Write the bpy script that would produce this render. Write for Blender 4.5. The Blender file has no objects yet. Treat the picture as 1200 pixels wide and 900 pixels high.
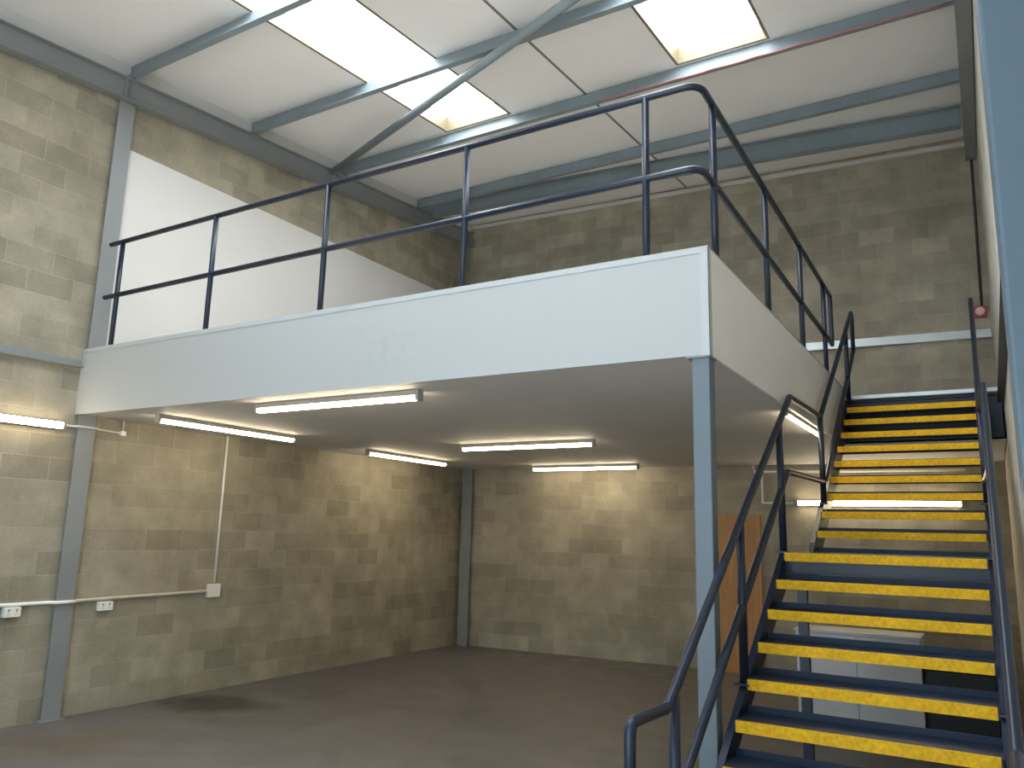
import bpy, bmesh, math, random
from mathutils import Vector, Matrix
random.seed(4)
sc = bpy.context.scene
C = sc.collection

# ------------------------------------------------------------------ camera
cam = bpy.data.cameras.new('camera'); cam.lens = 922.56 * 36 / 1200; cam.sensor_width = 36; cam.clip_start = .02
co = bpy.data.objects.new('camera', cam); C.objects.link(co)
r_ = (0.8572748, 0.51424927, 0.02505211); u_ = (0.07446208, -0.17198409, 0.98228146); w_ = (-0.50944609, 0.84021971, 0.1857297)
co.matrix_world = Matrix(((r_[0], u_[0], -w_[0], 0), (r_[1], u_[1], -w_[1], 0), (r_[2], u_[2], -w_[2], 1.86), (0, 0, 0, 1)))
sc.camera = co

# ------------------------------------------------------------------ world, daylight, exposure
SKY = 3.4            # overcast daylight through the open front
ROOFLIGHT = 12.5      # daylight through the two rooflights
BATTEN = 33.0        # fluorescent tubes
world = bpy.data.worlds.new('overcast_sky'); sc.world = world; world.use_nodes = True
bg = world.node_tree.nodes['Background']; bg.inputs[0].default_value = (.63, .84, 1.0, 1); bg.inputs[1].default_value = SKY
pl = bpy.data.lights.new('doorway_portal', 'AREA'); pl.shape = 'RECTANGLE'; pl.size = 4.9; pl.size_y = 5.8; pl.cycles.is_portal = True
po = bpy.data.objects.new('doorway_portal', pl); C.objects.link(po); po.location = (-2.45, -1.25, 2.9); po.rotation_euler = (math.radians(90), 0, 0)
SUN = 29.0           # sun on the forecourt outside the open front
sl = bpy.data.lights.new('sun', 'SUN'); sl.energy = SUN; sl.angle = math.radians(1.5); sl.color = (1., .99, .97)
so = bpy.data.objects.new('sun', sl); C.objects.link(so); so.location = (-3, -8, 12)
so.rotation_euler = Vector((.18, .42, -.89)).to_track_quat('-Z', 'Y').to_euler()
sc.view_settings.view_transform = 'Standard'; sc.view_settings.look = 'None'
sc.view_settings.exposure = 0.0; sc.view_settings.gamma = 1.0; sc.view_settings.use_curve_mapping = False
sc.cycles.use_denoising = True
sc.cycles.max_bounces = 10; sc.cycles.diffuse_bounces = 6
sc.cycles.sample_clamp_indirect = 8

# ------------------------------------------------------------------ materials
def mat(name, col, rough=.6, metal=0., spec=.5):
    m = bpy.data.materials.new(name); m.use_nodes = True
    b = m.node_tree.nodes['Principled BSDF']
    b.inputs['Base Color'].default_value = (*col, 1); b.inputs['Roughness'].default_value = rough
    b.inputs['Metallic'].default_value = metal; b.inputs['Specular IOR Level'].default_value = spec
    return m
class NT:
    def __init__(s, m): s.m = m; s.t = m.node_tree; s.b = s.t.nodes['Principled BSDF']
    def n(s, typ, **kw):
        x = s.t.nodes.new(typ)
        for k, v in kw.items():
            if k.startswith('i_'): x.inputs[k[2:].replace('_', ' ')].default_value = v
            else: setattr(x, k, v)
        return x
    def l(s, a, b): s.t.links.new(a, b)
    def coords(s): return s.n('ShaderNodeTexCoord').outputs['Object']
    def ramp(s, fac, stops):
        r = s.n('ShaderNodeValToRGB'); e = r.color_ramp.elements
        while len(e) < len(stops): e.new(.5)
        for k, (p, c) in enumerate(stops): e[k].position = p; e[k].color = (*c, 1)
        s.l(fac, r.inputs[0]); return r.outputs[0]
    def mix(s, fac, a, b, mode='MIX'):
        x = s.n('ShaderNodeMix', data_type='RGBA', blend_type=mode)
        for sock, v in ((0, fac), (6, a), (7, b)):
            if isinstance(v, (int, float)): x.inputs[sock].default_value = v
            elif isinstance(v, tuple): x.inputs[sock].default_value = (*v, 1)
            else: s.l(v, x.inputs[sock])
        return x.outputs[2]
    def math(s, op, a, b=0., c=None):
        x = s.n('ShaderNodeMath', operation=op)
        for k, v in enumerate((a, b) if c is None else (a, b, c)):
            if isinstance(v, (int, float)): x.inputs[k].default_value = v
            else: s.l(v, x.inputs[k])
        return x.outputs[0]
    def bump(s, h, strength=.3, dist=.01):
        x = s.n('ShaderNodeBump'); x.inputs['Strength'].default_value = strength; x.inputs['Distance'].default_value = dist
        s.l(h, x.inputs['Height']); s.l(x.outputs[0], s.b.inputs['Normal'])

def noisy(name, col, rough=.6, amt=.12, scale=2.5, metal=0., spec=.5, bump=0.):
    m = mat(name, col, rough, metal, spec); q = NT(m); c = q.coords()
    n = q.n('ShaderNodeTexNoise', i_Scale=scale, i_Detail=5.); q.l(c, n.inputs['Vector'])
    lo = tuple(v * (1 - amt) for v in col); hi = tuple(min(1, v * (1 + amt)) for v in col)
    q.l(q.ramp(n.outputs['Fac'], ((.3, lo), (.7, hi))), q.b.inputs['Base Color'])
    if bump:
        n2 = q.n('ShaderNodeTexNoise', i_Scale=scale * 30, i_Detail=3.); q.l(c, n2.inputs['Vector']); q.bump(n2.outputs['Fac'], bump, .003)
    return m

def block_mat(name, axis, cols=((.258, .233, .182), (.358, .325, .256), (.35, .322, .262))):
    m = mat(name, (.3, .27, .22), .9, spec=.2); q = NT(m); c = q.coords()
    sep = q.n('ShaderNodeSeparateXYZ'); q.l(c, sep.inputs[0])
    cb = q.n('ShaderNodeCombineXYZ'); q.l(sep.outputs[axis], cb.inputs[0]); q.l(sep.outputs[2], cb.inputs[1])
    def bricks(c1, c2, cm):
        br = q.n('ShaderNodeTexBrick', offset=.5, squash=1.)
        br.inputs['Scale'].default_value = 1.; br.inputs['Mortar Size'].default_value = .006; br.inputs['Mortar Smooth'].default_value = .3
        br.inputs['Brick Width'].default_value = .45; br.inputs['Row Height'].default_value = .225; br.inputs['Bias'].default_value = 0.
        br.inputs['Color1'].default_value = (*c1, 1); br.inputs['Color2'].default_value = (*c2, 1); br.inputs['Mortar'].default_value = (*cm, 1)
        q.l(cb.outputs[0], br.inputs['Vector']); return br
    br = bricks(*cols)
    n1 = q.n('ShaderNodeTexNoise', i_Scale=1.1, i_Detail=4.); q.l(c, n1.inputs['Vector'])
    n2 = q.n('ShaderNodeTexNoise', i_Scale=3.4, i_Detail=6.); q.l(c, n2.inputs['Vector'])
    n3 = q.n('ShaderNodeTexNoise', i_Scale=70., i_Detail=4.); q.l(c, n3.inputs['Vector'])
    col = q.mix(1., br.outputs['Color'], q.ramp(n1.outputs['Fac'], ((.3, (.86, .85, .83)), (.7, (1.1, 1.1, 1.1)))), 'MULTIPLY')
    col = q.mix(1., col, q.ramp(n2.outputs['Fac'], ((.35, (.84, .85, .84)), (.7, (1.12, 1.1, 1.07)))), 'MULTIPLY')
    q.l(q.mix(1., col, q.ramp(n3.outputs['Fac'], ((.3, (.9, .9, .9)), (.7, (1.06, 1.06, 1.06)))), 'MULTIPLY'), q.b.inputs['Base Color'])
    h = q.math('ADD', q.math('MULTIPLY', br.outputs['Fac'], -.7), q.math('MULTIPLY', n3.outputs['Fac'], .5))
    q.bump(h, .6, .006)
    return m

M = {}
M['block_x'] = block_mat('concrete_blockwork_across', 0, ((.295, .266, .212), (.40, .364, .292), (.385, .357, .294)))
M['block_y'] = block_mat('concrete_blockwork_along', 1)
M['block_pale'] = block_mat('pale_painted_blockwork', 1, ((.56, .54, .49), (.62, .60, .55), (.6, .58, .53)))
M['steel'] = noisy('blue_grey_painted_steel', (.215, .228, .235), .5, .07, 1.5)
M['galv'] = noisy('blue_grey_coated_steel', (.19, .235, .26), .42, .1, 2.)
M['post'] = noisy('doorway_toned_steel', (.105, .14, .168), .5, .07, 1.5)  # copy of the painted steel, darkened and blued against the doorway light
M['navy'] = noisy('navy_painted_steel', (.008, .016, .034), .36, .2, 3., spec=.4)
M['fascia'] = noisy('white_painted_board', (.78, .775, .76), .55, .03, 1.5)
M['lining'] = noisy('white_painted_lining', (.62, .61, .59), .6, .02, 1.)
M['bead'] = mat('pale_grey_edge_trim', (.39, .42, .435), .45)
M['white'] = mat('white_coated_metal', (.78, .78, .76), .4)
M['plastic'] = mat('white_plastic', (.76, .75, .71), .4)
M['casing'] = mat('shaded_light_casing', (.30, .29, .26), .5)  # white casing coloured grey for the shade beside the tube
M['grey'] = mat('grey_plastic', (.3, .3, .3), .5)
M['apron'] = noisy('pale_concrete_forecourt', (.48, .47, .45), .8, .08, 1.)
M['dark'] = mat('black_plastic', (.012, .013, .016), .5)
M['red'] = mat('red_plastic', (.42, .05, .07), .4)
M['redwire'] = mat('red_cable_sheath', (.36, .11, .11), .5)
M['black'] = mat('black_cable_sheath', (.02, .025, .03), .5)
M['pale'] = noisy('pale_grey_laminate', (.50, .51, .52), .5, .06, 4.)
M['flash'] = noisy('pale_grey_flashing', (.52, .52, .51), .5, .05, 1.)
M['cream'] = mat('cream_rooflight_kerb', (.17, .14, .085), .5)
M['ledge'] = noisy('pale_galvanised_steel', (.58, .62, .64), .35, .06, 3., metal=.3)
def wood():
    m = mat('orange_brown_timber', (.3, .13, .045), .5); q = NT(m); c = q.coords()
    mp = q.n('ShaderNodeMapping'); mp.inputs['Scale'].default_value = (14, 14, .7); q.l(c, mp.inputs[0])
    n = q.n('ShaderNodeTexNoise', i_Scale=1.5, i_Detail=6.); q.l(mp.outputs[0], n.inputs['Vector'])
    q.l(q.ramp(n.outputs['Fac'], ((.3, (.33, .145, .035)), (.7, (.46, .225, .06)))), q.b.inputs['Base Color']); return m
M['wood'] = wood()
def yellow():
    m = mat('yellow_gritted_nosing', (.72, .47, .03), .7, spec=.25); q = NT(m); c = q.coords()
    n = q.n('ShaderNodeTexNoise', i_Scale=45., i_Detail=4.); q.l(c, n.inputs['Vector'])
    n2 = q.n('ShaderNodeTexNoise', i_Scale=5., i_Detail=4.); q.l(c, n2.inputs['Vector'])
    a = q.ramp(n.outputs['Fac'], ((.3, (.56, .31, .008)), (.7, (.80, .47, .014))))
    q.l(q.mix(1., a, q.ramp(n2.outputs['Fac'], ((.3, (.88, .86, .85)), (.7, (1.05, 1.05, 1.05)))), 'MULTIPLY'), q.b.inputs['Base Color'])
    q.bump(n.outputs['Fac'], .4, .002); return m
M['yellow'] = yellow()
def durbar():
    m = mat('navy_chequer_plate', (.02, .03, .06), .5, spec=.3); q = NT(m); c = q.coords()
    def bars(ang):
        mp = q.n('ShaderNodeMapping'); mp.inputs['Rotation'].default_value = (0, 0, math.radians(ang)); mp.inputs['Scale'].default_value = (22, 55, 1); q.l(c, mp.inputs[0])
        ch = q.n('ShaderNodeTexChecker', i_Scale=1.); ch.inputs[1].default_value = (1, 1, 1, 1); ch.inputs[2].default_value = (0, 0, 0, 1); q.l(mp.outputs[0], ch.inputs[0]); return ch.outputs['Fac']
    h = q.math('MULTIPLY', bars(45), bars(-45))
    q.bump(h, .8, .004)
    q.l(q.mix(h, (.014, .023, .046), (.045, .06, .09)), q.b.inputs['Base Color']); return m
M['durbar'] = durbar()
def floor_mat():
    m = mat('power_floated_concrete', (.17, .15, .13), .5, spec=.4); q = NT(m); c = q.coords()
    n = q.n('ShaderNodeTexNoise', i_Scale=.5, i_Detail=6.); q.l(c, n.inputs['Vector'])
    n2 = q.n('ShaderNodeTexNoise', i_Scale=3., i_Detail=8.); q.l(c, n2.inputs['Vector'])
    a = q.ramp(n.outputs['Fac'], ((.3, (.115, .106, .104)), (.7, (.15, .14, .136))))
    a = q.mix(1., a, q.ramp(n2.outputs['Fac'], ((.3, (.88, .88, .88)), (.7, (1.08, 1.08, 1.08)))), 'MULTIPLY')
    def spot(x, y, sx, sy, rot, colr, a, amt=.75):
        mp = q.n('ShaderNodeMapping', vector_type='TEXTURE'); mp.inputs['Location'].default_value = (x, y, 0); mp.inputs['Scale'].default_value = (sx, sy, 1); mp.inputs['Rotation'].default_value = (0, 0, rot)
        nn = q.n('ShaderNodeTexNoise', i_Scale=2.2, i_Detail=4.); q.l(c, nn.inputs['Vector'])
        v = q.n('ShaderNodeVectorMath', operation='ADD'); q.l(c, v.inputs[0])
        sc_ = q.n('ShaderNodeVectorMath', operation='SCALE'); sc_.inputs['Scale'].default_value = .5; q.l(nn.outputs['Color'], sc_.inputs[0]); q.l(sc_.outputs[0], v.inputs[1])
        q.l(v.outputs[0], mp.inputs[0])
        g = q.n('ShaderNodeTexGradient', gradient_type='SPHERICAL'); q.l(mp.outputs[0], g.inputs[0])
        f = q.math('MULTIPLY', q.math('MINIMUM', q.math('MULTIPLY', g.outputs['Fac'], 2.2), 1.), amt)
        return q.mix(f, a, colr)
    a = spot(-7.0, 6.2, .75, .5, .3, (.05, .042, .034), a, .85)
    a = spot(-6.7, 4.4, 1.1, .5, 1.2, (.13, .10, .06), a, .5)
    q.l(a, q.b.inputs['Base Color'])
    q.l(q.ramp(n2.outputs['Fac'], ((.3, (.38,) * 3), (.7, (.6,) * 3))), q.b.inputs['Roughness']); return m
M['floor'] = floor_mat()
def roof_mat():
    m = mat('pale_grey_roof_liner', (.5, .485, .47), .5); q = NT(m); c = q.coords()
    sep = q.n('ShaderNodeSeparateXYZ'); q.l(c, sep.inputs[0])
    seam = q.math('LESS_THAN', q.math('ABSOLUTE', q.math('ADD', sep.outputs[0], 3.855)), .017)
    rib = q.math('LESS_THAN', q.math('PINGPONG', sep.outputs[0], .1), .018)
    n = q.n('ShaderNodeTexNoise', i_Scale=.8, i_Detail=3.); q.l(c, n.inputs['Vector'])
    a = q.ramp(n.outputs['Fac'], ((.3, (.79, .785, .785)), (.7, (.83, .825, .825))))
    q.l(q.mix(seam, a, (.16, .16, .16)), q.b.inputs['Base Color'])
    q.bump(rib, .25, .004); return m
M['roof'] = roof_mat()
def soffit_mat():
    m = mat('painted_plasterboard_soffit', (.55, .53, .5), .7); q = NT(m); c = q.coords()
    sep = q.n('ShaderNodeSeparateXYZ'); q.l(c, sep.inputs[0])
    j = q.math('LESS_THAN', q.math('PINGPONG', q.math('ADD', sep.outputs[0], 20.), .6), .005)
    n = q.n('ShaderNodeTexNoise', i_Scale=1.2, i_Detail=4.); q.l(c, n.inputs['Vector'])
    a = q.ramp(n.outputs['Fac'], ((.3, (.55, .54, .515)), (.7, (.60, .59, .565))))
    q.l(q.mix(q.math('MULTIPLY', j, .35), a, (.3, .3, .29)), q.b.inputs['Base Color']); return m
M['soffit'] = soffit_mat()
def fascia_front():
    m = mat('greyed_front_board', (.365, .385, .39), .55); q = NT(m); c = q.coords()  # white board, its colour greyed to offset strong light from the doorway
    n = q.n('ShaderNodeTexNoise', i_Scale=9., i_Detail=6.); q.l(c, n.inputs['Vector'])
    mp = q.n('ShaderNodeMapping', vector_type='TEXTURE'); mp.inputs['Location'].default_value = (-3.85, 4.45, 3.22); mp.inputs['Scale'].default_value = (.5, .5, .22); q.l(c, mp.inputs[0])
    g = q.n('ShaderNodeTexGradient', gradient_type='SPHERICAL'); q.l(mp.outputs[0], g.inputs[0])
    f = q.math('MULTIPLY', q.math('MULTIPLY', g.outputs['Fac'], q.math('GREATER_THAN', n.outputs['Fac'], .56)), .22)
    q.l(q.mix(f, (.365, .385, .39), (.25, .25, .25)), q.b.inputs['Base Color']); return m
M['fascia_front'] = fascia_front()
def emit(name, col, s):
    m = mat(name, (.8, .8, .8), .4); b = m.node_tree.nodes['Principled BSDF']
    b.inputs['Emission Color'].default_value = (*col, 1); b.inputs['Emission Strength'].default_value = s; return m
M['tube'] = emit('lit_fluorescent_diffuser', (1., .83, .57), BATTEN)
M['sky'] = emit('daylit_translucent_glazing', (.93, .97, 1.), ROOFLIGHT)

# ------------------------------------------------------------------ mesh helpers
class MB:
    def __init__(s): s.bm = bmesh.new()
    def box(s, a, b, bev=0.):
        x0, y0, z0 = a; x1, y1, z1 = b
        v = [s.bm.verts.new(p) for p in ((x0, y0, z0), (x1, y0, z0), (x1, y1, z0), (x0, y1, z0), (x0, y0, z1), (x1, y0, z1), (x1, y1, z1), (x0, y1, z1))]
        fs = [s.bm.faces.new([v[i] for i in f]) for f in ((0, 3, 2, 1), (4, 5, 6, 7), (0, 1, 5, 4), (1, 2, 6, 5), (2, 3, 7, 6), (3, 0, 4, 7))]
        if bev:
            es = {e for f in fs for e in f.edges}
            bmesh.ops.bevel(s.bm, geom=list(es), offset=bev, segments=2, profile=.5, affect='EDGES')
        return s
    def prism(s, prof, o, ax, ay, az, length):
        """profile points (a,b) along unit vectors ax, ay, swept along az from o"""
        o = Vector(o); ax = Vector(ax); ay = Vector(ay); az = Vector(az)
        p0 = [s.bm.verts.new(o + ax * a + ay * b) for a, b in prof]
        p1 = [s.bm.verts.new(o + ax * a + ay * b + az * length) for a, b in prof]
        n = len(prof)
        for i in range(n): s.bm.faces.new((p0[i], p0[(i + 1) % n], p1[(i + 1) % n], p1[i]))
        s.bm.faces.new(p0[::-1]); s.bm.faces.new(p1); return s
    def tube(s, pts, r, seg=12, bend=0., cap=True):
        pts = [Vector(p) for p in pts]
        if bend and len(pts) > 2:
            out = [pts[0]]
            for i in range(1, len(pts) - 1):
                a, b, c = pts[i - 1], pts[i], pts[i + 1]
                d0 = (a - b).normalized(); d1 = (c - b).normalized(); ang = d0.angle(d1)
                if ang > 3.1: out.append(b); continue
                t = min(bend / math.tan(ang / 2), (a - b).length * .45, (c - b).length * .45)
                p, e = b + d0 * t, b + d1 * t
                for k in range(7):
                    f = k / 6; out.append(p * (1 - f) ** 2 + b * 2 * f * (1 - f) + e * f * f)
            out.append(pts[-1]); pts = out
        rings = []; nrm = None
        for i, p in enumerate(pts):
            t = (pts[min(i + 1, len(pts) - 1)] - pts[max(i - 1, 0)]).normalized()
            if nrm is None: nrm = t.orthogonal().normalized()
            nrm = (nrm - t * nrm.dot(t)).normalized(); bn = t.cross(nrm)
            rings.append([s.bm.verts.new(p + (nrm * math.cos(6.2832 * k / seg) + bn * math.sin(6.2832 * k / seg)) * r) for k in range(seg)])
        for a, b in zip(rings, rings[1:]):
            for k in range(seg): f = s.bm.faces.new((a[k], a[(k + 1) % seg], b[(k + 1) % seg], b[k])); f.smooth = True
        if cap: s.bm.faces.new(rings[0][::-1]); s.bm.faces.new(rings[-1])
        return s
    def ball(s, p, r):
        res = bmesh.ops.create_uvsphere(s.bm, u_segments=12, v_segments=8, radius=r, matrix=Matrix.Translation(p))
        for v in res['verts']:
            for f in v.link_faces: f.smooth = True
        return s
    def face(s, pts): s.bm.faces.new([s.bm.verts.new(p) for p in pts]); return s
    def build(s, name, m, parent=None, origin=None):
        bmesh.ops.recalc_face_normals(s.bm, faces=s.bm.faces[:])
        if origin is not None: bmesh.ops.translate(s.bm, verts=s.bm.verts[:], vec=-Vector(origin))
        me = bpy.data.meshes.new(name); s.bm.to_mesh(me); s.bm.free(); me.materials.append(m)
        o = bpy.data.objects.new(name, me); C.objects.link(o)
        if origin is not None: o.location = origin
        if parent is not None:
            o.parent = parent
            pw = Vector((0, 0, 0)); q = parent
            while q is not None: pw += q.location; q = q.parent
            o.location = (Vector(origin) if origin is not None else Vector((0, 0, 0))) - pw
        return o
def tag(o, label=None, cat=None, group=None, kind=None):
    if label: o['label'] = label
    if cat: o['category'] = cat
    if group: o['group'] = group
    if kind: o['kind'] = kind
    return o
def empty(name, loc, label, cat, group=None):
    o = bpy.data.objects.new(name, None); o.empty_display_size = .1; C.objects.link(o); o.location = loc
    return tag(o, label, cat, group)
def copy_tree(o, parent=None):
    c = o.copy(); C.objects.link(c)
    if parent is not None: c.parent = parent
    for ch in list(o.children): copy_tree(ch, c)
    return c
def struct(o): o['kind'] = 'structure'; return o

# ------------------------------------------------------------------ setting
XL, XR, YF0 = -7.85, .20, -1.20            # left wall, right wall, front wall
def YB(x): return 11.37 + .075 * (x + 7.85)   # the back wall runs slightly askew
SL = .085
def RZ(y): return 6.66 + SL * (y - 4.56)   # underside of the purlins
ROOF = .19
struct(MB().prism([(XL - .2, YF0 - .15), (XR + .2, YF0 - .15), (XR + .2, 12.3), (XL - .2, 12.3)], (0, 0, -.15), (1, 0, 0), (0, 1, 0), (0, 0, 1), .15).build('floor', M['floor']))
struct(MB().box((-16, -14, -.16), (9, YF0 - .15, -.02)).build('forecourt', M['apron']))
struct(MB().prism([(YF0, 0), (YB(XL), 0), (YB(XL), RZ(YB(XL)) + ROOF), (YF0, RZ(YF0) + ROOF)], (XL - .2, 0, 0), (0, 1, 0), (0, 0, 1), (1, 0, 0), .2).build('wall_left', M['block_y']))
struct(MB().prism([(YF0, 0), (YB(XR), 0), (YB(XR), RZ(YB(XR)) + ROOF), (YF0, RZ(YF0) + ROOF)], (XR, 0, 0), (0, 1, 0), (0, 0, 1), (1, 0, 0), .2).build('wall_right', M['block_pale']))
x0, x1 = XL - .2, XR + .2
struct(MB().prism([(x0, YB(x0)), (x1, YB(x1)), (x1, YB(x1) + .2), (x0, YB(x0) + .2)], (0, 0, 0), (1, 0, 0), (0, 1, 0), (0, 0, 1), RZ(YB(XR)) + ROOF + .06).build('wall_back', M['block_x']))
b = MB(); b.box((x0, YF0 - .15, 0), (-4.9, YF0, RZ(YF0) + ROOF)); b.box((-4.9, YF0 - .15, 5.8), (0., YF0, RZ(YF0) + ROOF)); b.box((0., YF0 - .15, 0), (x1, YF0, RZ(YF0) + ROOF))
struct(b.build('wall_front', M['block_x']))
# roof liner with two long openings for the rooflights
S1 = (-5.90, -4.88, 1.0, 7.86); S2 = (-2.69, -1.65, 1.0, 7.86)
b = MB(); ys = [YF0 - .15, 1.0, 7.86, 12.35]; xs = [x0, S1[0], S1[1], S2[0], S2[1], x1]
for i in range(5):
    for j in range(3):
        if i in (1, 3) and j == 1: continue
        prof = [(ys[j], RZ(ys[j]) + ROOF), (ys[j + 1], RZ(ys[j + 1]) + ROOF), (ys[j + 1], RZ(ys[j + 1]) + ROOF + .12), (ys[j], RZ(ys[j]) + ROOF + .12)]
        b.prism(prof, (xs[i], 0, 0), (0, 1, 0), (0, 0, 1), (1, 0, 0), xs[i + 1] - xs[i])
bmesh.ops.remove_doubles(b.bm, verts=b.bm.verts[:], dist=1e-5)
dead = [f for f in b.bm.faces if abs(f.normal.x) > .9 or abs(f.normal.y) > .9]
struct(b.build('ceiling', M['roof']))
for k, (xa, xb, ya, yb) in enumerate((S1, S2), 1):
    fr = MB()
    for (p, q) in (((xa, ya), (xa + .03, yb)), ((xb - .03, ya), (xb, yb)), ((xa + .03, ya), (xb - .03, ya + .03)), ((xa + .03, yb - .03), (xb - .03, yb))):
        prof = [(p[1], RZ(p[1]) + ROOF - .005), (q[1], RZ(q[1]) + ROOF - .005), (q[1], RZ(q[1]) + ROOF + .24), (p[1], RZ(p[1]) + ROOF + .24)]
        fr.prism(prof, (p[0], 0, 0), (0, 1, 0), (0, 0, 1), (1, 0, 0), q[0] - p[0])
    w = struct(fr.build('window_%d' % k, M['cream']))
    g = MB(); prof = [(ya + .03, RZ(ya) + ROOF + .20), (yb - .03, RZ(yb) + ROOF + .20), (yb - .03, RZ(yb) + ROOF + .23), (ya + .03, RZ(ya) + ROOF + .23)]
    g.prism(prof, (xa + .03, 0, 0), (0, 1, 0), (0, 0, 1), (1, 0, 0), xb - xa - .06)
    g.build('glazing', M['sky'], w)
# pale flashings where roof meets walls
b = MB(); b.prism([(YF0, RZ(YF0) - .02), (11.3, RZ(11.3) - .02), (11.3, RZ(11.3) + ROOF), (YF0, RZ(YF0) + ROOF)], (XL, 0, 0), (0, 1, 0), (0, 0, 1), (1, 0, 0), .03)
struct(b.build('trim_1', M['flash']))
zt = RZ(11.7)
b = MB(); b.prism([(-7.84, YB(-7.84) - .05), (.19, YB(.19) - .05), (.19, YB(.19)), (-7.84, YB(-7.84))], (0, 0, zt + .07), (1, 0, 0), (0, 1, 0), (0, 0, 1), .06)
struct(b.build('trim_2', M['flash']))
# timber door on the back wall
xd0, xd1 = -3.76, -2.86
o = Vector((xd0, YB(xd0), 0)); dv = Vector((1, .075, 0)).normalized(); nv = Vector((.075, -1, 0)).normalized()
b = MB(); b.prism([(.06, .005), (.84, .005), (.84, .05), (.06, .05)], o, dv, nv, (0, 0, 1), 2.14)
dr = struct(b.build('door_1', M['wood']))
b = MB()
for a0, a1, z0, z1 in ((0, .06, 0, 2.2), (.84, .90, 0, 2.2), (.06, .84, 2.14, 2.2)):
    b.prism([(a0, .002), (a1, .002), (a1, .07), (a0, .07)], o + Vector((0, 0, z0)), dv, nv, (0, 0, 1), z1 - z0)
b.build('door_frame', M['wood'], dr)

# ------------------------------------------------------------------ steelwork
def ibeam(b, o, ax, ay, az, L, w, h, tf=.012, tw=.01):
    """I section: flanges along ax, web along ay, swept along az"""
    b.prism([(-w / 2, 0), (w / 2, 0), (w / 2, tf), (tw / 2, tf), (tw / 2, h - tf), (w / 2, h - tf), (w / 2, h), (-w / 2, h), (-w / 2, h - tf), (-tw / 2, h - tf), (-tw / 2, tf), (-w / 2, tf)], o, ax, ay, az, L)
sv = Vector((0, 1, SL)).normalized()
up = Vector((0, -SL, 1)).normalized()
def rafter(xc, y0, y1, label):
    b = MB(); L = (y1 - y0) / sv.y
    ibeam(b, (xc, y0, RZ(y0) - .262), (1, 0, 0), up, sv, L, .13, .25)
    for yy in (4.56, 7.75):           # web stiffener / splice plates
        q = Vector((xc, yy - .06, RZ(yy) - .255)); b.prism([(-.06, 0), (.06, 0), (.06, .23), (-.06, .23)], q, (1, 0, 0), up, sv, .012)
    return tag(b.build('rafter', M['steel']), label, 'steel beam', 'sloping roof beams on the side walls')
rafter(XL + .075, YF0 + .01, 11.3, 'blue-grey steel roof beam sloping along the top of the left blockwork wall')
rafter(XR - .075, YF0 + .01, 11.7, 'blue-grey steel roof beam sloping along the top of the right wall, beside the column')
def purlin(y, xa, xb, label, skew=0.):
    y0 = y + skew * (xa + 7.7); d = Vector((1, skew, 0)).normalized(); L = (xb - xa) / d.x
    n = Vector((-d.y, d.x, 0)); b = MB()
    z0 = RZ(y0 + .02); t = .008; h = .175
    prof = [(-.065, 0), (0, 0), (t, 0), (t, h - t), (.065, h - t), (.065, h), (0, h), (0, t), (-.058, t), (-.058, .02), (-.065, .02)]
    b.prism(prof, (xa, y0, z0), n, (0, 0, 1), d, L)
    return tag(b.build('purlin', M['galv']), label, 'roof purlin', 'steel purlins under the roof')
purlin(4.57, XL + .02, XR - .02, 'blue-grey steel purlin crossing the roof directly above the left steel column')
purlin(6.25, XL + .02, XR - .02, 'blue-grey steel purlin crossing the middle of the longer left rooflight')
purlin(7.90, XL + .02, XR - .02, 'blue-grey steel purlin at the back ends of both rooflights, with red cable below it')
purlin(9.70, XL + .02, XR - .02, 'blue-grey steel purlin behind both rooflights, just in front of the deep beam at the back')
d5 = Vector((1, .1, 0)).normalized(); b = MB()
ibeam(b, (XL + .16, 9.98, RZ(10.4) - .10), Vector((-d5.y, d5.x, 0)), (0, 0, 1), d5, (XR - XL - .32) / d5.x, .12, .27)
tag(b.build('roof_beam', M['galv']), 'deep blue-grey steel roof beam nearest the back wall', 'steel beam')
# diagonal roof brace
pa, pb = Vector((-7.70, 7.60, RZ(7.6) - .075)), Vector((-3.14, 5.824, RZ(5.824) - .075)); dd = (pb - pa)
pe = pa + dd * 1.75
b = MB(); b.tube([pa + dd * .012, pe], .05, 16)
br = b.build('roof_brace', M['galv']); tag(br, 'blue-grey tubular steel brace running diagonally under the purlins across the left rooflight', 'roof brace')
dn = dd.normalized()
b = MB(); b.prism([(-.05, -.006), (.05, -.006), (.05, .006), (-.05, .006)], pa - dn * .06, (dn.cross(Vector((0, 0, 1)))).normalized(), (0, 0, 1), dn, .24); b.build('end_plate', M['galv'], br)
# columns
b = MB()
yc0, yc1 = 4.475, 4.655
b.box((XL + .045, yc0, 0), (XL + .06, yc1, RZ(4.5) - .28)); b.box((XL, (yc0 + yc1) / 2 - .006, 0), (XL + .046, (yc0 + yc1) / 2 + .006, RZ(4.5) - .28))
b.box((XL + .005, yc0 - .01, RZ(4.5) - .28), (XL + .06, yc1 + .01, RZ(4.5) - .262))
lc = b.build('steel_column', M['steel']); tag(lc, 'tall blue-grey steel column standing against the left blockwork wall at the mezzanine end', 'steel column', 'steel columns')
MB().box((XL + .005, yc0 - .03, 0), (XL + .09, yc1 + .03, .012)).build('base_plate', M['steel'], lc)
b = MB(); xq = -7.72
b.box((xq - .01, YB(xq) - .14, 0), (xq + .16, YB(xq) - .125, 2.91))
b.box((xq + .068, YB(xq) - .126, 0), (xq + .08, YB(xq) - .005, 2.91))
tag(b.build('steel_column', M['steel']), 'blue-grey steel column under the mezzanine in the far corner of the blockwork walls', 'steel column', 'steel columns')
M['column'] = noisy('sky_tinted_column_steel', (.055, .088, .118), .5, .06, 1.2)  # same steelwork, darkened and blued for the sky light falling on it
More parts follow.
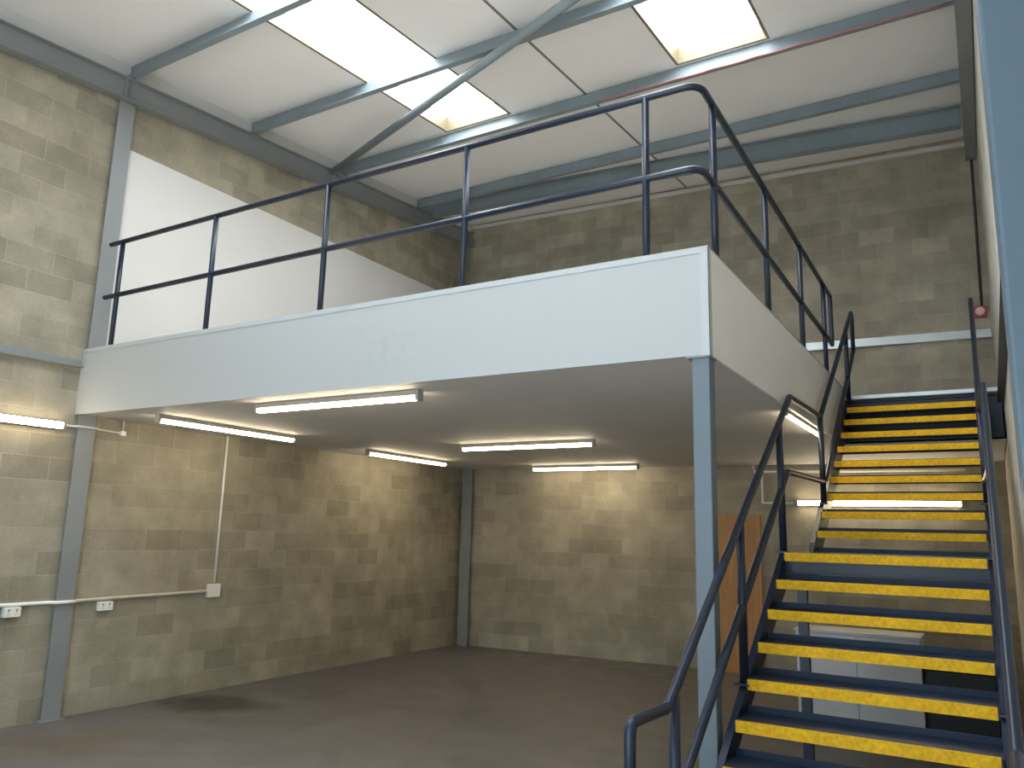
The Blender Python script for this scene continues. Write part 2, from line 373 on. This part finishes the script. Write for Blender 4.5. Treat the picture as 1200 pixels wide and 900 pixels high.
b = MB(); b.box((.055, 1.755, 0), (XR - .002, 1.93, RZ(1.75) - .27), .008); rc = b.build('steel_column', M['column'])
tag(rc, 'large blue-grey steel column filling the right edge, nearest the viewer', 'steel column', 'steel columns')
MB().box((.05, 1.75, 0), (XR - .002, 1.94, .015)).build('base_plate', M['steel'], rc)

# ------------------------------------------------------------------ mezzanine
YF, XC, ZS, ZD, ZT = 4.455, -1.347, 2.92, 3.475, 3.588    # front face, side face, soffit, deck, top of fascia
YE = 9.52                                                  # deck edge at the head of the stair
mz = empty('mezzanine', (-4.6, 7.5, ZS), 'white-fronted mezzanine floor spanning from left wall to the staircase', 'mezzanine')
MB().box((XL + .003, YF, ZS), (XC - .012, YF + .018, ZT)).build('front_fascia', M['fascia_front'], mz)
MB().box((XC - .018, YF + .012, ZS), (XC, YE, ZT)).build('side_fascia', M['fascia'], mz)
b = MB(); b.box((XC - .05, YF - .003, ZS - .003), (XC + .003, YF, ZT + .003)); b.box((XC, YF - .003, ZS - .003), (XC + .003, YF + .05, ZT + .003))
b.build('corner_bead', M['bead'], mz)
b = MB(); b.box((XL + .01, YF - .004, ZT), (XC + .004, YF + .05, ZT + .006)); b.box((XC - .05, YF + .05, ZT), (XC + .004, YE, ZT + .006)); b.box((XL + .01, YF - .004, ZT - .035), (XC - .05, YF, ZT))
b.build('edge_trim', M['bead'], mz)
def ell(z0, z1, inset):
    xr = XR - .01; yb = lambda x: YB(x) - .006
    prof = [(XL + .066, YF + inset), (XC - inset, YF + inset), (XC - inset, YE + .012), (xr, YE + .012), (xr, yb(xr)), (XL + .006, yb(XL)), (XL + .006, yc1 + .015), (XL + .066, yc1 + .015)]
    return MB().prism(prof, (0, 0, z0), (1, 0, 0), (0, 1, 0), (0, 0, 1), z1 - z0)
ell(ZS + .002, ZS + .02, .02).build('soffit', M['soffit'], mz)
ell(ZD - .04, ZD, .02).build('deck', noisy('light_bounce_deck', (.48, .44, .37), .8), mz)  # deck top is out of view, made pale to bounce light upwards
b = MB(); ibeam(b, (XC + .01, YE + .06, ZS + .04), (0, 1, 0), (0, 0, 1), (1, 0, 0), XR - XC - .03, .1, .46); b.build('header_beam', M['navy'], mz)
MB().box((XC + .005, YE - .03, ZD - .035), (XR - .015, YE + .04, ZD + .004)).build('edge_strip', M['ledge'], mz)
b = MB(); b.box((-1.46, YF + .01, .012), (-1.355, YF + .115, ZS - .012), .006)
pc = b.build('steel_column', M['post']); tag(pc, 'slim square blue-grey steel post under the front corner of the mezzanine', 'steel column', 'steel columns')
MB().box((-1.49, YF + .002, ZS - .012), (-1.349, YF + .14, ZS)).build('cap_plate', M['steel'], pc)
MB().box((-1.50, YF - .03, 0), (-1.32, YF + .15, .012)).build('base_plate', M['steel'], pc)

# white lining board on the left wall above the deck
tag(MB().box((XL + .001, 4.67, ZD + .001), (XL + .014, 11.2, 5.90)).build('wall_lining', M['lining']), 'white board lining fixed to the left wall above the mezzanine', 'wall lining')
# horizontal steel ledges on the walls
def ledge(o, d, n, L, h, label, m):
    b = MB(); b.prism([(0, 0), (.06, 0), (.06, .012), (.012, .012), (.012, h), (0, h)], o, n, (0, 0, 1), d, L)
    return tag(b.build('steel_ledge', m), label, 'steel ledge', 'horizontal steel angles along the walls')
ledge((XL + .001, -1.0, 3.40), (0, 1, 0), (1, 0, 0), 5.46, .075, 'grey steel angle along left wall, left of the tall column', M['steel'])
xl = -5.6; ledge((xl, YB(xl) - .001, 4.57), dv, nv, (XR - .02 - xl) / dv.x, .125, 'bright pale steel angle along the back wall above the stair head', M['ledge'])
ledge((XR - .001, 2.1, 3.30), (0, 1, 0), (-1, 0, 0), 7.3, .09, 'shaded steel angle along right wall beside the staircase', M['navy'])  # navy stands in for the shade on this steel angle

# ------------------------------------------------------------------ guard rails
RT = .0242
def knuckle(p, parent): return MB().ball(p, .036).build('knuckle', M['navy'], parent)
def post(par, x, y, z0, z1, kn, plate=True, name='post'):
    p = MB().tube([(x, y, z0 + .008), (x, y, z1)], RT, 14).build(name, M['navy'], par)
    for z in kn: knuckle((x, y, z), p).parent = par
    if plate:
        bp = MB(); bp.box((x - .045, y - .045, z0), (x + .045, y + .045, z0 + .01))
        for sx in (-.03, .03):
            for sy in (-.03, .03): bp.tube([(x + sx, y + sy, z0 + .01), (x + sx, y + sy, z0 + .02)], .009, 6)
        bp.build('base_plate', M['navy'], par)
    return p
gx, gy = -1.40, 4.525
zt1, zm1 = 4.72, 4.145
gr = empty('guard_rail', (gx, gy, ZD), 'navy tubular guard rail along the front and side edges of the mezzanine', 'guard rail')
for name, z in (('top_rail', zt1), ('mid_rail', zm1)):
    MB().tube([(-7.70, gy, z), (gx, gy, z), (gx, 9.28, z - .10)], RT, 14, .12).build(name, M['navy'], gr)
for x in (-7.49, -6.04, -4.61, -3.19, -1.765): post(gr, x, gy, ZD, zt1, (zm1, zt1))
for y in (4.80, 6.22, 7.58, 8.82):
    dz = .10 * (y - gy) / (9.28 - gy); post(gr, gx, y, ZD, zt1 - dz, (zm1 - dz, zt1 - dz))
MB().tube([(gx, 9.24, zt1 - .1), (gx, 9.28, zt1 - .1), (gx, 9.28, zm1 - .1), (gx, 9.24, zm1 - .1)], RT, 14, .03).build('end_loop', M['navy'], gr)

# ------------------------------------------------------------------ staircase
SX0, SX1 = -1.285, -.035
lo = [(5.88 - .268 * (10 - k), .1768 * k) for k in range(1, 10)]
LZ = 1.768
hi = [(7.15 + .26 * (j - 1), LZ + .1705 * j) for j in range(1, 10)]
st = empty('staircase', (-.66, 3.4, 0), 'open-tread navy steel staircase with yellow nosings and a half landing', 'staircase')
def tread(y, z, depth):
    b = MB(); t = .006; h = .05
    b.prism([(0, 0), (depth - t, 0), (depth - t, .035), (depth, .035), (depth, -h), (depth - t, -h), (depth - t, -t), (t, -t), (t, -h), (0, -h)], (SX0, y, z), (0, 1, 0), (0, 0, 1), (1, 0, 0), SX1 - SX0)
    tr = b.build('tread', M['durbar'], st, (SX0, y, z))
    nb = MB(); nb.prism([(-.006, .004), (.022, .004), (.022, 0), (0, 0), (0, -.055), (-.006, -.055)], (SX0 + .01, y, z), (0, 1, 0), (0, 0, 1), (1, 0, 0), SX1 - SX0 - .02)
    n = nb.build('nosing', M['yellow'], tr, (SX0 + .01, y, z)); n.location = (.01, 0, 0); tag(n, 'yellow gritted nosing strip'); return tr
for y, z in lo: tread(y, z, .300)
lt = tread(5.88, LZ, 1.29); lt.name = 'landing_plate'
for y, z in hi: tread(y, z, .285)
pitch_lo, pitch_hi = .1768 / .268, .1705 / .26
def stringer(x0, x1):
    b = MB(); d = .16; e = .05
    zl = lambda y: LZ + pitch_lo * (y - 5.88) - e; zh = lambda y: LZ + .1705 + pitch_hi * (y - 7.15) - e
    top = [(3.33, zl(3.33)), (5.86, zl(5.86)), (5.96, LZ + .0), (7.02, LZ + .0), (7.08, zh(7.08)), (YE - .02, zh(YE - .02))]
    low = [(YE - .02, zh(YE - .02) - .24), (7.12, LZ - .2), (6.02, LZ - .2), (3.42, .0), (3.33, .0)]
    b.prism(top + low, (x0, 0, 0), (0, 1, 0), (0, 0, 1), (1, 0, 0), x1 - x0)
    return b.build('stringer', M['navy'], st)
stringer(SX0 - .04, SX0 - .001); stringer(SX1 + .001, SX1 + .04)
for x in (SX0 - .02, SX1 + .02):
    b = MB(); b.box((x - .035, 6.56, .01), (x + .035, 6.63, LZ - .2)); b.box((x - .07, 6.525, 0), (x + .07, 6.665, .01)); b.build('landing_leg', M['navy'], st)
for ya_ in (5.95, 7.06): MB().box((SX0, ya_, LZ - .14), (SX1, ya_ + .055, LZ - .055)).build('landing_bearer', M['navy'], st)

def handrail(x, xu, label):
    h = empty('stair_handrail', (x, 3.6, .1), label, 'handrail', 'handrails of the staircase')
    tz = lambda y: 1.112 + .665 * (y - 3.581); mz_ = lambda y: tz(y) - .49
    uz = lambda y: 2.985 + .672 * (y - 7.63)
    top = [(x, 3.581, 1.112), (x, 6.36, 2.965), (x, 6.42, 2.98), (x, 7.58, 2.985)]
    MB().tube([(x, 3.12, .63), (x, 3.12, 1.125), (x, 3.55, 1.112), (x, 6.38, 2.972), (xu, 7.62, 2.985), (xu, 10.08, uz(10.08)), (xu, 10.08, uz(10.08) - .5)], RT, 14, .05).build('top_rail', M['navy'], h)
    MB().tube([(x, 3.12, .63), (x, 3.55, .63), (x, 6.2, 2.37), (xu, 7.7, 2.39), (xu, 10.08, uz(10.08) - .5)], RT, 14, .05).build('mid_rail', M['navy'], h)
    def sp(xx, y, z0, z1, zm):
        p = MB().tube([(xx, y, z0), (xx, y, z1)], .026, 14).build('post', M['navy'], h)
        MB().box((xx - .05, y - .035, z0 - .012), (xx + .035, y + .035, z0)).build('base_plate', M['navy'], h)
    for y in (3.64, 4.83, 5.97): 
        zb = min(LZ - .0, LZ + pitch_lo * (y - 5.88) - .05) + .012
        if y > 5.9: zb = LZ + .012
        sp(x, y, zb, tz(y), mz_(y))
    for y in (7.60, 9.60 - .12):
        zb = LZ + .1705 + pitch_hi * (y - 7.15) - .05 + .012
        sp(xu, y, zb, uz(max(y, 7.63)), uz(max(y, 7.63)) - .55 if y < 8 else uz(y) - .5)
    return h
handrail(-1.30, -1.285, 'navy tubular handrail on the left side of the staircase')
handrail(.015, -.02, 'navy tubular handrail on the right side of the staircase, by the wall')

# ------------------------------------------------------------------ fluorescent battens
def batten_proto(L):
    """runs along local X, hangs below local z=0"""
    e = bpy.data.objects.new('batten_light', None); C.objects.link(e); e.empty_display_size = .1
    MB().box((-L / 2, -.035, -.045), (L / 2, .035, -.001), .004).build('housing', M['casing'], e)
    prof = [(.033 * math.cos(math.pi * k / 8), -.047 - .036 * math.sin(math.pi * k / 8)) for k in range(9)]
    MB().prism(prof, (-L / 2 + .025, 0, 0), (0, 1, 0), (0, 0, 1), (1, 0, 0), L - .05).build('diffuser', M['tube'], e)
    for s in (-1, 1):
        xx = s * (L / 2 - .012); MB().box((xx - .014, -.037, -.085), (xx + .014, .037, -.002), .004).build('end_cap', M['casing'], e)
    return e
p6 = batten_proto(1.80)
GRP = 'fluorescent battens'
def place(o, loc, rot, label):
    o.location = loc; o.rotation_euler = rot; tag(o, label, 'batten light', GRP); return o
R = math.radians
rows = [((-6.95, 5.66, ZS + .001), (0, 0, R(90)), 'lit fluorescent batten under the mezzanine, parallel to left wall, nearest the front fascia'),
        ((-4.58, 4.72, ZS + .001), (0, 0, 0), 'lit fluorescent batten right behind the front fascia, largest under the mezzanine'),
        ((-7.13, 8.95, ZS + .001), (0, 0, R(90)), 'lit fluorescent batten parallel to left wall, deeper in, near the back corner'),
        ((-4.66, 8.02, ZS + .001), (0, 0, 0), 'lit fluorescent batten in the middle of the mezzanine soffit'),
        ((-5.33, 10.98, ZS + .001), (0, 0, 0), 'lit fluorescent batten on the soffit close to the back wall'),
        ((-1.41, 7.50, ZS + .001), (0, 0, R(90)), 'lit fluorescent batten along the right edge of the soffit, seen between stair handrail posts')]
for k, (loc, rot, lab) in enumerate(rows):
    o = place(p6 if k == 0 else copy_tree(p6), loc, rot, lab)
o.scale = (.85, .6, .55)
place(copy_tree(p6), (XL + .001, 3.44, 2.79), (R(-90), 0, R(90)), 'lit fluorescent batten fixed on left wall at the left edge, in front of the column')
xm = -1.33
o7 = place(copy_tree(p6), (xm, YB(xm) - .002, 2.375), (R(-90), 0, math.atan(.075)), 'lit fluorescent batten on the back wall seen through the stair treads')
o7.scale = (1.15, 1, 1)

# ------------------------------------------------------------------ conduits, sockets, cables
cr = .014
cd = empty('conduit', (XL + .02, 4.4, 1.09), 'white conduit running low along left wall and rising to the soffit', 'conduit', 'white conduits')
MB().tube([(XL + .018, 1.9, 1.09), (XL + .018, 4.44, 1.09), (XL + .076, 4.47, 1.09), (XL + .076, 4.66, 1.09), (XL + .018, 4.69, 1.09), (XL + .018, 6.24, 1.11)], .018, 10).build('horizontal_run', M['plastic'], cd)
MB().tube([(XL + .018, 6.33, 1.2), (XL + .018, 6.33, ZS)], cr, 10).build('vertical_drop', M['plastic'], cd)
MB().box((XL + .001, 6.24, 1.04), (XL + .055, 6.40, 1.19), .006).build('junction_box', M['plastic'], cd)
def socket(y, z, label):
    e = empty('double_socket', (XL, y, z), label, 'wall socket', 'double sockets on the left wall')
    MB().box((XL + .001, y - .075, z - .045), (XL + .048, y + .075, z + .045), .005).build('back_box', M['plastic'], e)
    MB().box((XL + .047, y - .073, z - .043), (XL + .057, y + .073, z + .043), .003).build('face_plate', M['plastic'], e)
    for s in (-.035, .035):
        MB().box((XL + .057, y + s - .008, z + .012), (XL + .062, y + s + .008, z + .030)).build('switch', M['grey'], e)
        b = MB(); b.box((XL + .056, y + s - .003, z + .000), (XL + .0585, y + s + .003, z + .009)); b.box((XL + .056, y + s - .014, z - .02), (XL + .0585, y + s - .006, z - .015)); b.box((XL + .056, y + s + .006, z - .02), (XL + .0585, y + s + .014, z - .015))
        b.build('pin_holes', M['black'], e)
socket(4.09, 1.024, 'white double socket under the conduit, left of the tall steel column')
socket(5.0, 1.024, 'white double socket under the conduit, right of the tall steel column')
c2 = empty('conduit', (XL + .02, 4.4, 2.8), 'short white conduit between the wall batten and the underside of the mezzanine', 'conduit', 'white conduits')
MB().tube([(XL + .018, 4.35, 2.80), (XL + .018, 4.44, 2.80), (XL + .076, 4.47, 2.80), (XL + .076, 4.66, 2.80), (XL + .018, 4.69, 2.80), (XL + .018, 4.98, 2.79), (XL + .018, 4.98, ZS)], .011, 10).build('pipe', M['plastic'], c2)
MB().box((XL + .001, 4.95, 2.765), (XL + .04, 5.01, 2.815), .004).build('elbow_box', M['plastic'], c2)
def bp(x, z, off=.02): return (x - .075 * 0 , YB(x) - off, z)
c3 = empty('conduit', (-2.9, YB(-2.9), 2.7), 'white conduit along the back wall above the batten, behind the stair', 'conduit', 'white conduits')
MB().tube([bp(-2.93, ZS), bp(-2.93, 2.82), bp(-.25, 2.82)], .02, 10).build('horizontal_run', M['plastic'], c3)
MB().tube([bp(-2.82, 2.82), bp(-2.82, 2.375), bp(-2.40, 2.375)], .018, 10).build('drop', M['plastic'], c3)
# red cable under the third purlin, black cable and alarm in the far right corner
y3 = 7.90
b = MB(); n = 24; pts = []
for k in range(n + 1):
    x = -3.6 + 3.6 * k / n; pts.append((x, y3 - .075, RZ(y3) - .008 - .012 * math.sin(k * 2.1) ** 2))
b.tube(pts, .009, 8)
tag(b.build('cable', M['redwire']), 'thin red cable clipped under the purlin behind the rooflights', 'cable', 'cables')
b = MB(); b.tube([bp(.13, 7.40, .05), bp(.13, 7.25, .02), bp(.10, 5.02, .02)], .016, 8)
tag(b.build('cable', M['black']), 'black cable dropping down the back wall to the red alarm', 'cable', 'cables')
al = empty('alarm_sounder', bp(.07, 4.92, 0), 'small red alarm box on the back wall above the pale ledge', 'alarm')
oa = Vector(bp(.07, 4.93, 0))
MB().prism([(-.075, 0), (.075, 0), (.075, .05), (-.075, .05)], oa - Vector((0, 0, .075)), dv, nv, (0, 0, 1), .15).build('back_box', M['red'], al)
b = MB(); b.tube([oa + nv * .05, oa + nv * .075], .055, 18); b.tube([oa + nv * .075, oa + nv * .085], .03, 18); b.build('sounder_dome', mat('pale_pink_lens', (.75, .5, .5), .3), al)

# pale unit half hidden behind the stair
cb = empty('low_cabinet', (-1.27, 9.2, 0), 'pale grey low unit behind the open treads of the lower stair flight', 'cabinet')
xa, xb, ya, yb, zz = -1.86, -.69, 8.95, 9.45, .95
b = MB(); b.box((xa, ya + .02, .06), (xb, yb, zz - .025)); b.build('carcass', M['pale'], cb)
MB().box((xa - .01, ya - .01, zz - .025), (xb + .01, yb, zz)).build('top', M['pale'], cb)
MB().box((xa + .03, ya + .05, 0), (xb - .03, yb - .02, .06)).build('plinth', M['grey'], cb)
for a0, a1 in ((xa + .003, (xa + xb) / 2 - .003), ((xa + xb) / 2 + .003, xb - .003)):
    MB().box((a0, ya, .065), (a1, ya + .018, zz - .03), .002).build('door', M['pale'], cb)

# dark box beside it
sb = empty('storage_box', (-.36, 9.2, 0), 'dark storage box right of the pale unit, seen behind the lower stair treads', 'box')
b = MB(); b.box((-.66, 8.97, 0), (-.06, 9.42, .66), .02); b.build('body', M['dark'], sb)
MB().box((-.68, 8.95, .66), (-.04, 9.44, .71), .015).build('lid', M['dark'], sb)
